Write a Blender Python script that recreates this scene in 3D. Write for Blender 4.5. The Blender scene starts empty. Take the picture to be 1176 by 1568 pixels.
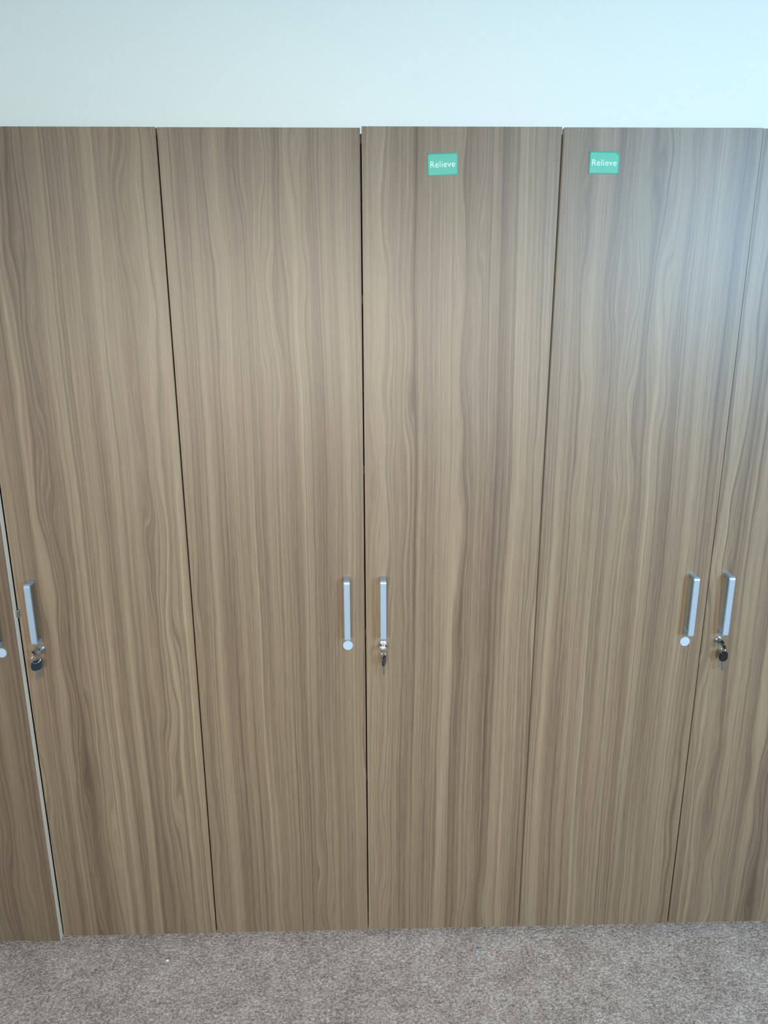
import bpy, bmesh, math, random
import numpy as np
from mathutils import Vector, Matrix
random.seed(4)
S=1659/1176.0
W=0.4; FPX=1662.0
sc=bpy.context.scene
sc.view_settings.view_transform='Standard'

# ---------------- camera solve from the cupboard seams ----------------
pts=[(-.4,1,238,195),(0,1,553,193.5),(.4,1,862,195.5),(.8,1,1168,197.5),
     (-.4,0,332,1427),(0,0,564,1425),(.4,0,794,1418.5),(.8,0,1022,1413)]
def rot(yaw,pitch,roll):
    return np.array(Matrix.Rotation(yaw,3,'Z')@Matrix.Rotation(math.pi/2-pitch,3,'X')@Matrix.Rotation(roll,3,'Z'))
def proj(p,X,f):
    R=rot(p[3],p[4],p[5]); c=R.T@(np.array(X)-p[:3])
    return 829.5+f*c[0]/-c[2], 1106-f*c[1]/-c[2]
def res(p,fit_f):
    f=p[7]*1000 if fit_f else FPX
    r=[]
    for (x,t,u,v) in pts:
        a,b=proj(p,(x,0,0.02+t*(p[6]-0.02)),f); r+=[a-u*S,b-v*S]
    return np.array(r)
def solve(fit_f):
    p=np.array([0.02,-1.68,1.66,0,0.277,0,1.98]+([1.662] if fit_f else []))
    for it in range(30):
        r=res(p,fit_f); J=np.zeros((len(r),len(p)))
        for i in range(len(p)):
            q=p.copy(); q[i]+=1e-5; J[:,i]=(res(q,fit_f)-r)/1e-5
        p=p-np.linalg.lstsq(J,r,rcond=None)[0]
    return p
P=solve(False)
H=float(P[6])
cam=bpy.data.cameras.new('camera'); co=bpy.data.objects.new('camera',cam); sc.collection.objects.link(co)
cam.sensor_fit='HORIZONTAL'; cam.sensor_width=36; cam.lens=FPX/1659*36
co.matrix_world=Matrix.Translation(Vector(P[:3]))@Matrix(rot(P[3],P[4],P[5]).tolist()).to_4x4()
cam.clip_start=.01
sc.camera=co

# ---------------- helpers ----------------
def lin(r,g,b):
    def c(v):
        v/=255; return v/12.92 if v<=.04045 else ((v+.055)/1.055)**2.4
    return (c(r),c(g),c(b),1)
def mat(name,col,rough=.5,metal=0,spec=.5):
    m=bpy.data.materials.new(name); m.use_nodes=True; n=m.node_tree.nodes; l=m.node_tree.links
    b=n['Principled BSDF']; b.inputs['Base Color'].default_value=col
    b.inputs['Roughness'].default_value=rough; b.inputs['Metallic'].default_value=metal
    b.inputs['Specular IOR Level'].default_value=spec
    t=n.new('ShaderNodeTexCoord'); no=n.new('ShaderNodeTexNoise'); no.inputs['Scale'].default_value=60
    l.new(t.outputs['Object'],no.inputs['Vector'])
    mr=n.new('ShaderNodeMapRange'); mr.inputs[3].default_value=max(0,rough-.015); mr.inputs[4].default_value=min(1,rough+.015)
    l.new(no.outputs['Fac'],mr.inputs[0]); l.new(mr.outputs[0],b.inputs['Roughness'])
    return m
def M(n,op,a,b=None,c=None):
    x=n.new('ShaderNodeMath'); x.operation=op
    for i,v in enumerate((a,b,c)):
        if v is None: continue
        if isinstance(v,(int,float)): x.inputs[i].default_value=v
        else: n.id_data.links.new(v,x.inputs[i])
    return x.outputs[0]
def noise(n,x,z,y=0.0,detail=2,rough=.5):
    c=n.new('ShaderNodeCombineXYZ')
    for i,v in enumerate((x,y,z)):
        if isinstance(v,(int,float)): c.inputs[i].default_value=v
        else: n.id_data.links.new(v,c.inputs[i])
    t=n.new('ShaderNodeTexNoise'); t.inputs['Scale'].default_value=1
    t.inputs['Detail'].default_value=detail; t.inputs['Roughness'].default_value=rough
    n.id_data.links.new(c.outputs[0],t.inputs['Vector'])
    return t.outputs['Fac']
ALB=.76
def wood(name,seed,xoff=0.0,zoff=0.0,tint=1.0):
    m=bpy.data.materials.new(name); m.use_nodes=True; n=m.node_tree.nodes; l=m.node_tree.links
    b=n['Principled BSDF']
    tc=n.new('ShaderNodeTexCoord'); s=n.new('ShaderNodeSeparateXYZ'); l.new(tc.outputs['Object'],s.inputs[0])
    x=M(n,'ADD',s.outputs[0],xoff); z=M(n,'ADD',s.outputs[2],zoff)
    # slow meander
    w0=M(n,'MULTIPLY',M(n,'SUBTRACT',noise(n,M(n,'MULTIPLY',x,2.5),M(n,'MULTIPLY',z,1.1),seed,1),.5),.03)
    # cathedral warp, only in some zones
    w1=M(n,'SUBTRACT',noise(n,M(n,'MULTIPLY',x,20),M(n,'MULTIPLY',z,4.0),seed+5,1),.5)
    mask=n.new('ShaderNodeMapRange'); mask.interpolation_type='SMOOTHSTEP'
    mask.inputs[1].default_value=.5; mask.inputs[2].default_value=.64; mask.inputs[3].default_value=.004; mask.inputs[4].default_value=.055
    l.new(noise(n,M(n,'MULTIPLY',x,12),M(n,'MULTIPLY',z,.7),seed+9,0),mask.inputs[0])
    w1=M(n,'MULTIPLY',w1,mask.outputs[0])
    w2=M(n,'MULTIPLY',M(n,'SUBTRACT',noise(n,M(n,'MULTIPLY',x,40),M(n,'MULTIPLY',z,12),seed+3,1),.5),.0035)
    u=M(n,'ADD',M(n,'ADD',x,w0),M(n,'ADD',w1,w2))
    broad=noise(n,M(n,'MULTIPLY',u,30),M(n,'MULTIPLY',z,.3),seed+1,1)
    med=noise(n,M(n,'MULTIPLY',u,140),M(n,'MULTIPLY',z,.6),seed+2,2,.6)
    fine=noise(n,M(n,'MULTIPLY',u,420),M(n,'MULTIPLY',z,1.5),seed+4,2,.6)
    fib=noise(n,M(n,'MULTIPLY',x,1100),M(n,'MULTIPLY',z,16),seed,2,.6)
    v=M(n,'ADD',M(n,'MULTIPLY',M(n,'SUBTRACT',broad,.5),.65),M(n,'MULTIPLY',M(n,'SUBTRACT',med,.5),.55))
    v=M(n,'ADD',v,M(n,'MULTIPLY',M(n,'SUBTRACT',fine,.5),.5))
    v=M(n,'ADD',v,M(n,'MULTIPLY',M(n,'SUBTRACT',fib,.5),.45))
    v=M(n,'ADD',v,.5)
    r=n.new('ShaderNodeValToRGB'); l.new(v,r.inputs[0]); e=r.color_ramp.elements
    e[0].position=.08; e[0].color=lin(84,65,53)
    e[1].position=.95; e[1].color=lin(175,159,132)
    for p,c in ((.33,(114,96,79)),(.5,(133,116,95)),(.66,(146,130,107))):
        q=e.new(p); q.color=lin(*c)
    ln=noise(n,M(n,'MULTIPLY',u,190),M(n,'MULTIPLY',z,.4),seed+7,0)
    lm=n.new('ShaderNodeMapRange'); lm.inputs[1].default_value=.27; lm.inputs[2].default_value=.37; lm.inputs[3].default_value=.74; lm.inputs[4].default_value=1
    l.new(ln,lm.inputs[0])
    mul=n.new('ShaderNodeVectorMath'); mul.operation='SCALE'; l.new(r.outputs[0],mul.inputs[0]); l.new(M(n,'MULTIPLY',lm.outputs[0],tint*ALB),mul.inputs['Scale'])
    l.new(mul.outputs[0],b.inputs['Base Color'])
    b.inputs['Roughness'].default_value=.40; b.inputs['Specular IOR Level'].default_value=.5
    bp=n.new('ShaderNodeBump'); bp.inputs['Strength'].default_value=.08; bp.inputs['Distance'].default_value=.0006
    l.new(fib,bp.inputs['Height']); l.new(bp.outputs[0],b.inputs['Normal'])
    return m
def mesh_obj(name,bm,mats,parent=None,loc=(0,0,0),smooth=False):
    me=bpy.data.meshes.new(name); bm.to_mesh(me); bm.free()
    for m in mats: me.materials.append(m)
    o=bpy.data.objects.new(name,me); sc.collection.objects.link(o); o.location=loc
    if parent: o.parent=parent
    if smooth:
        for p in me.polygons: p.use_smooth=True
    return o
def addbox(bm,lo,hi,mi=0,bevel=0,seg=2):
    r=bmesh.ops.create_cube(bm,size=1)
    vs=r['verts']
    for v in vs:
        v.co=Vector(((lo[i]+hi[i])/2+v.co[i]*(hi[i]-lo[i]) for i in range(3)))
    fs=set(f for v in vs for f in v.link_faces)
    for f in fs: f.material_index=mi
    if bevel:
        es=list(set(e for v in vs for e in v.link_edges))
        rr=bmesh.ops.bevel(bm,geom=es,offset=bevel,segments=seg,affect='EDGES',profile=.5)
    return fs
def addcyl(bm,c,r,h,axis='Y',mi=0,seg=40,r2=None,bevel=0):
    R={'Y':Matrix.Rotation(math.pi/2,4,'X'),'Z':Matrix.Identity(4),'X':Matrix.Rotation(math.pi/2,4,'Y')}[axis]
    rr=bmesh.ops.create_cone(bm,cap_ends=True,segments=seg,radius1=r,radius2=r if r2 is None else r2,depth=h,matrix=Matrix.Translation(c)@R)
    fs=set(f for v in rr['verts'] for f in v.link_faces)
    for f in fs: f.material_index=mi
    if bevel:
        es=[e for e in set(e for v in rr['verts'] for e in v.link_edges) if any(len(f.verts)>4 for f in e.link_faces)]
        bmesh.ops.bevel(bm,geom=es,offset=bevel,segments=3,affect='EDGES')
def empty(name,loc=(0,0,0)):
    o=bpy.data.objects.new(name,None); sc.collection.objects.link(o); o.location=loc; o.empty_display_size=.1; return o

# ---------------- materials ----------------
edge_w=mat('edge_band_white',lin(222,210,194),.4)
edge_b=mat('edge_band_brown',lin(110,84,68),.45)
carc=mat('carcass_board',lin(112,98,82),.5)
plinth_m=mat('plinth_grey',lin(92,90,88),.5)
handle_m=mat('handle_satin_metal',lin(172,192,212),.25,.5)
chrome=mat('chrome',lin(190,195,200),.2,1)
capm=mat('lock_cap',lin(164,184,204),.35,.2)
black=mat('black_plastic',lin(14,14,16),.3)
dkmetal=mat('key_blue_dark',lin(40,52,66),.25,.4)
label_m=mat('label_green',lin(78,166,144),.5)
text_m=mat('label_text_white',lin(200,224,212),.5)

# ---------------- room ----------------
WALLY=.47
def paint(name,col):
    wm=bpy.data.materials.new(name); wm.use_nodes=True; n=wm.node_tree.nodes; l=wm.node_tree.links
    b=n['Principled BSDF']; b.inputs['Base Color'].default_value=col; b.inputs['Roughness'].default_value=.8
    t=n.new('ShaderNodeTexCoord'); no=n.new('ShaderNodeTexNoise'); no.inputs['Scale'].default_value=230; no.inputs['Detail'].default_value=3
    l.new(t.outputs['Object'],no.inputs['Vector']); bp=n.new('ShaderNodeBump'); bp.inputs['Strength'].default_value=.35; bp.inputs['Distance'].default_value=.001
    l.new(no.outputs['Fac'],bp.inputs['Height']); l.new(bp.outputs[0],b.inputs['Normal'])
    return wm
wm=paint('wall_paint',lin(236,237,229))
bm=bmesh.new(); addbox(bm,(-3,WALLY,0),(3,WALLY+.1,2.46)); mesh_obj('wall_back',bm,[wm])
bm=bmesh.new(); addbox(bm,(-3,-4,2.46),(3,WALLY+.1,2.56)); mesh_obj('ceiling',bm,[paint('ceiling_paint',lin(160,192,204))])

cm=bpy.data.materials.new('carpet'); cm.use_nodes=True; n=cm.node_tree.nodes; l=cm.node_tree.links
b=n['Principled BSDF']; b.inputs['Roughness'].default_value=1; b.inputs['Specular IOR Level'].default_value=.05
t=n.new('ShaderNodeTexCoord')
def nz(sc_,det,ro=.6):
    q=n.new('ShaderNodeTexNoise'); q.inputs['Scale'].default_value=sc_; q.inputs['Detail'].default_value=det; q.inputs['Roughness'].default_value=ro
    l.new(t.outputs['Object'],q.inputs['Vector']); return q.outputs['Fac']
a1=nz(140,3,.7); a2=nz(380,2,.7); a3=nz(9,3); a4=nz(45,2)
v=M(n,'ADD',M(n,'MULTIPLY',M(n,'SUBTRACT',a1,.5),1.5),M(n,'MULTIPLY',M(n,'SUBTRACT',a2,.5),1.4))
v=M(n,'ADD',v,M(n,'MULTIPLY',M(n,'SUBTRACT',a3,.5),.5)); v=M(n,'ADD',v,M(n,'MULTIPLY',M(n,'SUBTRACT',a4,.5),.5)); v=M(n,'ADD',v,.5)
r=n.new('ShaderNodeValToRGB'); l.new(v,r.inputs[0]); e=r.color_ramp.elements
e[0].position=.1; e[0].color=lin(126,109,102); e[1].position=.92; e[1].color=lin(250,236,226)
q=e.new(.5); q.color=lin(190,173,164)
l.new(r.outputs[0],b.inputs['Base Color'])
bp=n.new('ShaderNodeBump'); bp.inputs['Strength'].default_value=.7; bp.inputs['Distance'].default_value=.004
l.new(v,bp.inputs['Height']); l.new(bp.outputs[0],b.inputs['Normal'])
bm=bmesh.new(); addbox(bm,(-3,-4,-.05),(3,WALLY+.1,0)); mesh_obj('floor',bm,[cm])

# ---------------- cupboards ----------------
T=.018; G=.0015
def door(parent,name,x0,x1,ztop,wm_,hinge=None,ang=0,yoff=0,zb=.02,edge_r=None,edge_l=None,tilt=0):
    w=x1-x0-2*G
    bm=bmesh.new()
    if hinge=='L': ox=x0+G; a,b_=0,w
    elif hinge=='R': ox=x1-G; a,b_=-w,0
    else: ox=x0+G; a,b_=0,w
    addbox(bm,(a,0,0),(b_,T,ztop-zb))
    for f in bm.faces:
        c=f.calc_center_median()
        if abs(c.y)<1e-5: f.material_index=0
        elif abs(c.x-b_)<1e-5: f.material_index=2 if edge_r else 1
        elif abs(c.x-a)<1e-5: f.material_index=2 if edge_l else 1
        else: f.material_index=1
    bmesh.ops.bevel(bm,geom=list(bm.edges),offset=.0007,segments=2,affect='EDGES')
    o=mesh_obj(name,bm,[wm_,edge_b,edge_w],parent,(ox,yoff,zb))
    o.rotation_euler=(tilt,0,ang)
    return o
def handle(parent,name,x,y,z0,z1):
    w=.0135; pr=.030; th=.006; R=.007
    def prof(off):
        z_lo,z_hi=z0+off,z1-off; yy=-(pr-off); rr=max(R-off,.0015); p=[(0,z_lo)]
        for k in range(7):
            a_=k/6*math.pi/2; p.append((yy+rr-rr*math.sin(a_),z_lo+rr-rr*math.cos(a_)))
        for k in range(7):
            a_=k/6*math.pi/2; p.append((yy+rr-rr*math.cos(a_),z_hi-rr+rr*math.sin(a_)))
        p.append((0,z_hi)); return p
    A=prof(0); B=prof(th)
    bm=bmesh.new(); L=[]
    for sx in (-w/2,w/2):
        L.append([[bm.verts.new((sx,p[0],p[1])) for p in A],[bm.verts.new((sx,p[0],p[1])) for p in B]])
    N=len(A)
    for i in range(N-1):
        bm.faces.new((L[0][0][i],L[0][0][i+1],L[0][1][i+1],L[0][1][i]))
        bm.faces.new((L[1][0][i],L[1][1][i],L[1][1][i+1],L[1][0][i+1]))
        bm.faces.new((L[0][0][i],L[1][0][i],L[1][0][i+1],L[0][0][i+1]))
        bm.faces.new((L[0][1][i],L[0][1][i+1],L[1][1][i+1],L[1][1][i]))
    for i in (0,N-1): bm.faces.new((L[0][0][i],L[0][1][i],L[1][1][i],L[1][0][i]))
    bmesh.ops.recalc_face_normals(bm,faces=bm.faces)
    es=[e for e in bm.edges if len(e.link_faces)==2 and e.calc_face_angle()>1.2]
    bmesh.ops.bevel(bm,geom=es,offset=.001,segments=2,affect='EDGES')
    return mesh_obj(name,bm,[handle_m],parent,(x,y,0))
def cap(parent,x,y,z):
    bm=bmesh.new(); addcyl(bm,(0,-.0015,0),.0118,.003,bevel=.001,seg=48)
    return mesh_obj('lock_cover_cap',bm,[capm],parent,(x,y,z),False)
def lock(parent,x,y,z):
    bm=bmesh.new(); addcyl(bm,(0,-.0015,0),.0112,.003,bevel=.001,seg=48)
    addcyl(bm,(0,-.005,0),.0088,.006,bevel=.001,seg=40)
    addbox(bm,(-.001,-.0085,-.004),(.001,-.0078,.004),1)
    return mesh_obj('cam_lock',bm,[chrome,black],parent,(x,y,z))
def rpoly(bm,pts,th,mtx,mi):
    f=bm.faces.new([bm.verts.new(mtx@Vector((p[0],-th/2,p[1]))) for p in pts]); 
    r=bmesh.ops.extrude_face_region(bm,geom=[f]); d=(mtx.to_3x3()@Vector((0,th,0)))
    vs=[g for g in r['geom'] if isinstance(g,bmesh.types.BMVert)]
    bmesh.ops.translate(bm,vec=d,verts=vs)
    fs=set([f]); [fs.add(q) for v in vs for q in v.link_faces]
    for q in fs: q.material_index=mi
def keyshape(bm,mtx,head,blade,hw=.0112,hh=.024):
    pts=[]
    for k in range(32):
        a=k/32*2*math.pi
        cx,sx=math.cos(a),math.sin(a)
        pts.append((hw*math.copysign(abs(cx)**.7,cx),-hh/2+hh/2*math.copysign(abs(sx)**.7,sx)))
    rpoly(bm,pts,.0038,mtx,head)
    rpoly(bm,[(-.004,-hh+.001),(-.004,-hh-.003),(.004,-hh-.003),(.004,-hh+.001)],.0026,mtx,blade)
    z=-hh-.003
    bl=[(-.0032,z),(-.0032,z-.020),(-.0005,z-.023),(.002,z-.021)]
    zz=z-.020
    for k in range(5):
        bl+=[(.0032-(k%2)*.0012,zz),(.0018,zz+.0018)]; zz+=.0034
    bl+=[(.0032,z)]
    rpoly(bm,bl,.0018,mtx,blade)
def torus(bm,c,R,r,mtx,mi):
    rings=[]
    for i in range(32):
        a=i/32*2*math.pi; ring=[]
        for j in range(8):
            b_=j/8*2*math.pi
            ring.append(bm.verts.new(mtx@(Vector(c)+Vector(((R+r*math.cos(b_))*math.cos(a),r*math.sin(b_),(R+r*math.cos(b_))*math.sin(a))))))
        rings.append(ring)
    for i in range(32):
        for j in range(8):
            f=bm.faces.new((rings[i][j],rings[(i+1)%32][j],rings[(i+1)%32][(j+1)%8],rings[i][(j+1)%8])); f.material_index=mi; f.smooth=True
def keys(parent,x,y,z,hm,inhead,yaw_in,hang_rot,swing=0.0,dx=0.0):
    bm=bmesh.new()
    m=Matrix.Translation((0,-.0345,0))@Matrix.Rotation(yaw_in,4,'Y')@Matrix.Rotation(math.pi/2,4,'X')@Matrix.Scale(1,4)
    keyshape_in(bm,m,inhead)
    torus(bm,(dx*.4,0,-.012),.0105,.0008,Matrix.Translation((0,-.026,0))@Matrix.Rotation(hang_rot*.5+.5,4,'Z'),1)
    m2=Matrix.Translation((dx,-.024,-.0185))@Matrix.Rotation(swing,4,'Y')@Matrix.Rotation(hang_rot,4,'Z')
    keyshape(bm,m2,0,1)
    bmesh.ops.recalc_face_normals(bm,faces=bm.faces)
    return mesh_obj('cabinet_key',bm,[hm,chrome,inhead_m[inhead]],parent,(x,y,z))
inhead_m={0:black,1:chrome}
def keyshape_in(bm,m,inhead):
    hw,hh=.0105,.019; pts=[]
    for k in range(32):
        a=k/32*2*math.pi; cx,sx=math.cos(a),math.sin(a)
        pts.append((hw*math.copysign(abs(cx)**.75,cx),-hh/2+hh/2*math.copysign(abs(sx)**.75,sx)))
    rpoly(bm,pts,.003,m,2)
    rpoly(bm,[(-.0035,-hh+.001),(-.0035,-hh-.0072),(.0035,-hh-.0072),(.0035,-hh+.001)],.0022,m,1)

def carcass(parent,x0,x1):
    bm=bmesh.new(); g=.0008; t=.018; top=H-.008
    y0=T+.002; y1=WALLY-.002
    addbox(bm,(x0+g,y0,.0),(x0+g+t,y1,top)); addbox(bm,(x1-g-t,y0,.0),(x1-g,y1,top))
    addbox(bm,(x0+g+t,y0,top-t),(x1-g-t,y1,top)); addbox(bm,(x0+g+t,y0,.045),(x1-g-t,y1,.063))
    addbox(bm,(x0+g+t,y1-.006,.063),(x1-g-t,y1,top-t))
    for zz in (.45,.85,1.25,1.62): addbox(bm,(x0+g+t,y0+.02,zz),(x1-g-t,y1-.006,zz+t))
    addbox(bm,(x0+g+t,y0+.004,.0),(x1-g-t,y0+.02,.045),1)
    return mesh_obj('carcass',bm,[carc,plinth_m],parent)
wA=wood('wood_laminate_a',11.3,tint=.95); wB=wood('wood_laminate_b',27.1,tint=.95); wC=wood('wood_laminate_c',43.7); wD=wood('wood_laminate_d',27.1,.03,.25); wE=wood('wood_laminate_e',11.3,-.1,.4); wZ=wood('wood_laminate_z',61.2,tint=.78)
HZ0,HZ1,LZ=.868,1.016,.845; HX=.0415
cabs=[]
for i,x0 in enumerate((-1.2,-.4,.4)):
    c=empty('storage_cabinet'); cabs.append(c); xm=x0+W; x1=x0+2*W
    carcass(c,x0,x1)
    yL=0; 
    if i==0:
        ang=-math.asin(.0175/.4)
        dl=door(c,'door_left',x0,xm,H,wZ,'L',ang,0,edge_r=True,zb=.02)
        dr=door(c,'door_right',xm,x1,H,wA,'R',0)
        yL=-.0175*(W-HX)/W
        bm=bmesh.new(); addbox(bm,(-.004,-.003,-.009),(.005,.010,.009),0,.0012); mesh_obj('latch_tongue',bm,[chrome],c,(xm+.001,-.006,.937))
    elif i==1:
        dl=door(c,'door_left',x0,xm,H-.0005,wB,'L',0); dr=door(c,'door_right',xm,x1,H+.002,wC,'R',0)
    else:
        dl=door(c,'door_left',x0,xm,H,wD,'L',0,yoff=-.0005,edge_l=True,tilt=.003); dr=door(c,'door_right',xm,x1,H,wE,'R',0)
        yL=-.0025
    handle(c,'handle_left',xm-HX,yL,HZ0,HZ1); handle(c,'handle_right',xm+HX,0,HZ0,HZ1)
    cap(c,xm-HX,yL,LZ); lock(c,xm+HX,0,LZ)
keys(cabs[0],-.8+HX,-.0,LZ,dkmetal,1,.5,.5,.05,-.004)
keys(cabs[1],0+HX,-.0,LZ,dkmetal,1,.2,1.25,.03,.002)
keys(cabs[2],.8+HX,-.0,LZ,black,0,1.2,.3,-.05,.004)

# ---------------- labels ----------------
def label(x,z,rotz,w=.0605,h=.0415,peel=False,y=0):
    root=empty('label_sticker',(x,y-.0004,z)); root.rotation_euler=(0,rotz,0)
    bm=bmesh.new(); nx,nzz=16,12; g=[]
    for j in range(nzz+1):
        row=[]
        for i in range(nx+1):
            a=(i/nx-.5)*w; b_=(j/nzz-.5)*h
            d=max(0,(a/w+b_/h)-.82) if peel else 0
            row.append(bm.verts.new((a-d*.012,-d*.03,b_-d*.018)))
        g.append(row)
    for j in range(nzz):
        for i in range(nx): bm.faces.new((g[j][i],g[j][i+1],g[j+1][i+1],g[j+1][i]))
    o=mesh_obj('label_paper',bm,[label_m],root,smooth=True)
    so=o.modifiers.new('s','SOLIDIFY'); so.thickness=.0002; so.offset=1
    cu=bpy.data.curves.new('t','FONT'); cu.body='Relieve'; cu.size=.0165; cu.align_x='CENTER'; cu.align_y='CENTER'; cu.offset=0; cu.extrude=.00005; cu.space_character=1.06
    to=bpy.data.objects.new('tmp',cu); sc.collection.objects.link(to)
    dg=bpy.context.evaluated_depsgraph_get(); me=bpy.data.meshes.new_from_object(to.evaluated_get(dg))
    bpy.data.objects.remove(to); me.materials.clear(); me.materials.append(text_m)
    tx=bpy.data.objects.new('label_text',me); sc.collection.objects.link(tx); tx.parent=root
    tx.rotation_euler=(math.pi/2,0,0); tx.location=(0,-.0004,-.0005)
def unproj(u,v,yplane=0):
    R=rot(P[3],P[4],P[5]); d=R@np.array([(u*S-829.5)/FPX,-(v*S-1106)/FPX,-1]); t_=(yplane-P[1])/d[1]; return P[:3]+d*t_
p1=unproj(677.5,251.5); p2=unproj(923.5,250)
label(float(p1[0]),float(p1[2]),-.04)
label(float(p2[0]),float(p2[2]),.01,peel=True,y=-.0064)

def ground(u,v):
    R=rot(P[3],P[4],P[5]); d=R@np.array([(u*S-829.5)/FPX,-(v*S-1106)/FPX,-1]); t_=-P[2]/d[2]; return P[:3]+d*t_
def lint(u,v,m,k):
    g=ground(u,v); bm=bmesh.new(); bmesh.ops.create_icosphere(bm,subdivisions=2,radius=.0035)
    for vv in bm.verts: vv.co=Vector((vv.co.x*(1+k*random.uniform(-.3,.5)),vv.co.y*(1+random.uniform(-.3,.3)),vv.co.z*.5))
    mesh_obj('carpet_lint',bm,[m],None,(float(g[0]),float(g[1]),.0017),True)
lint(733,1454,mat('lint_blue',lin(70,170,215),.7),1); lint(257,1471,mat('lint_white',lin(235,235,235),.9),1)

# ---------------- lighting ----------------
w=bpy.data.worlds.new('world'); sc.world=w; w.use_nodes=True
w.node_tree.nodes['Background'].inputs[0].default_value=(.83,.95,1,1); w.node_tree.nodes['Background'].inputs[1].default_value=.64
def area(name,loc,target,sx,sy,power,col,spread=180):
    L=bpy.data.lights.new(name,'AREA'); L.shape='RECTANGLE'; L.size=sx; L.size_y=sy; L.energy=power; L.color=col; L.spread=math.radians(spread)
    o=bpy.data.objects.new(name,L); sc.collection.objects.link(o); o.location=loc
    o.rotation_euler=(Vector(target)-Vector(loc)).to_track_quat('-Z','Y').to_euler()
area('window_light',(2.35,-3.4,1.95),(1.1,0,1.4),.8,.8,50,(.40,.72,1),110)
area('added_fill_light',(-.2,-3.4,1.55),(0,0,.85),2.8,.8,23,(1,.91,.78),62)  # added warm fill, no real source; narrow spread dims the wall upward
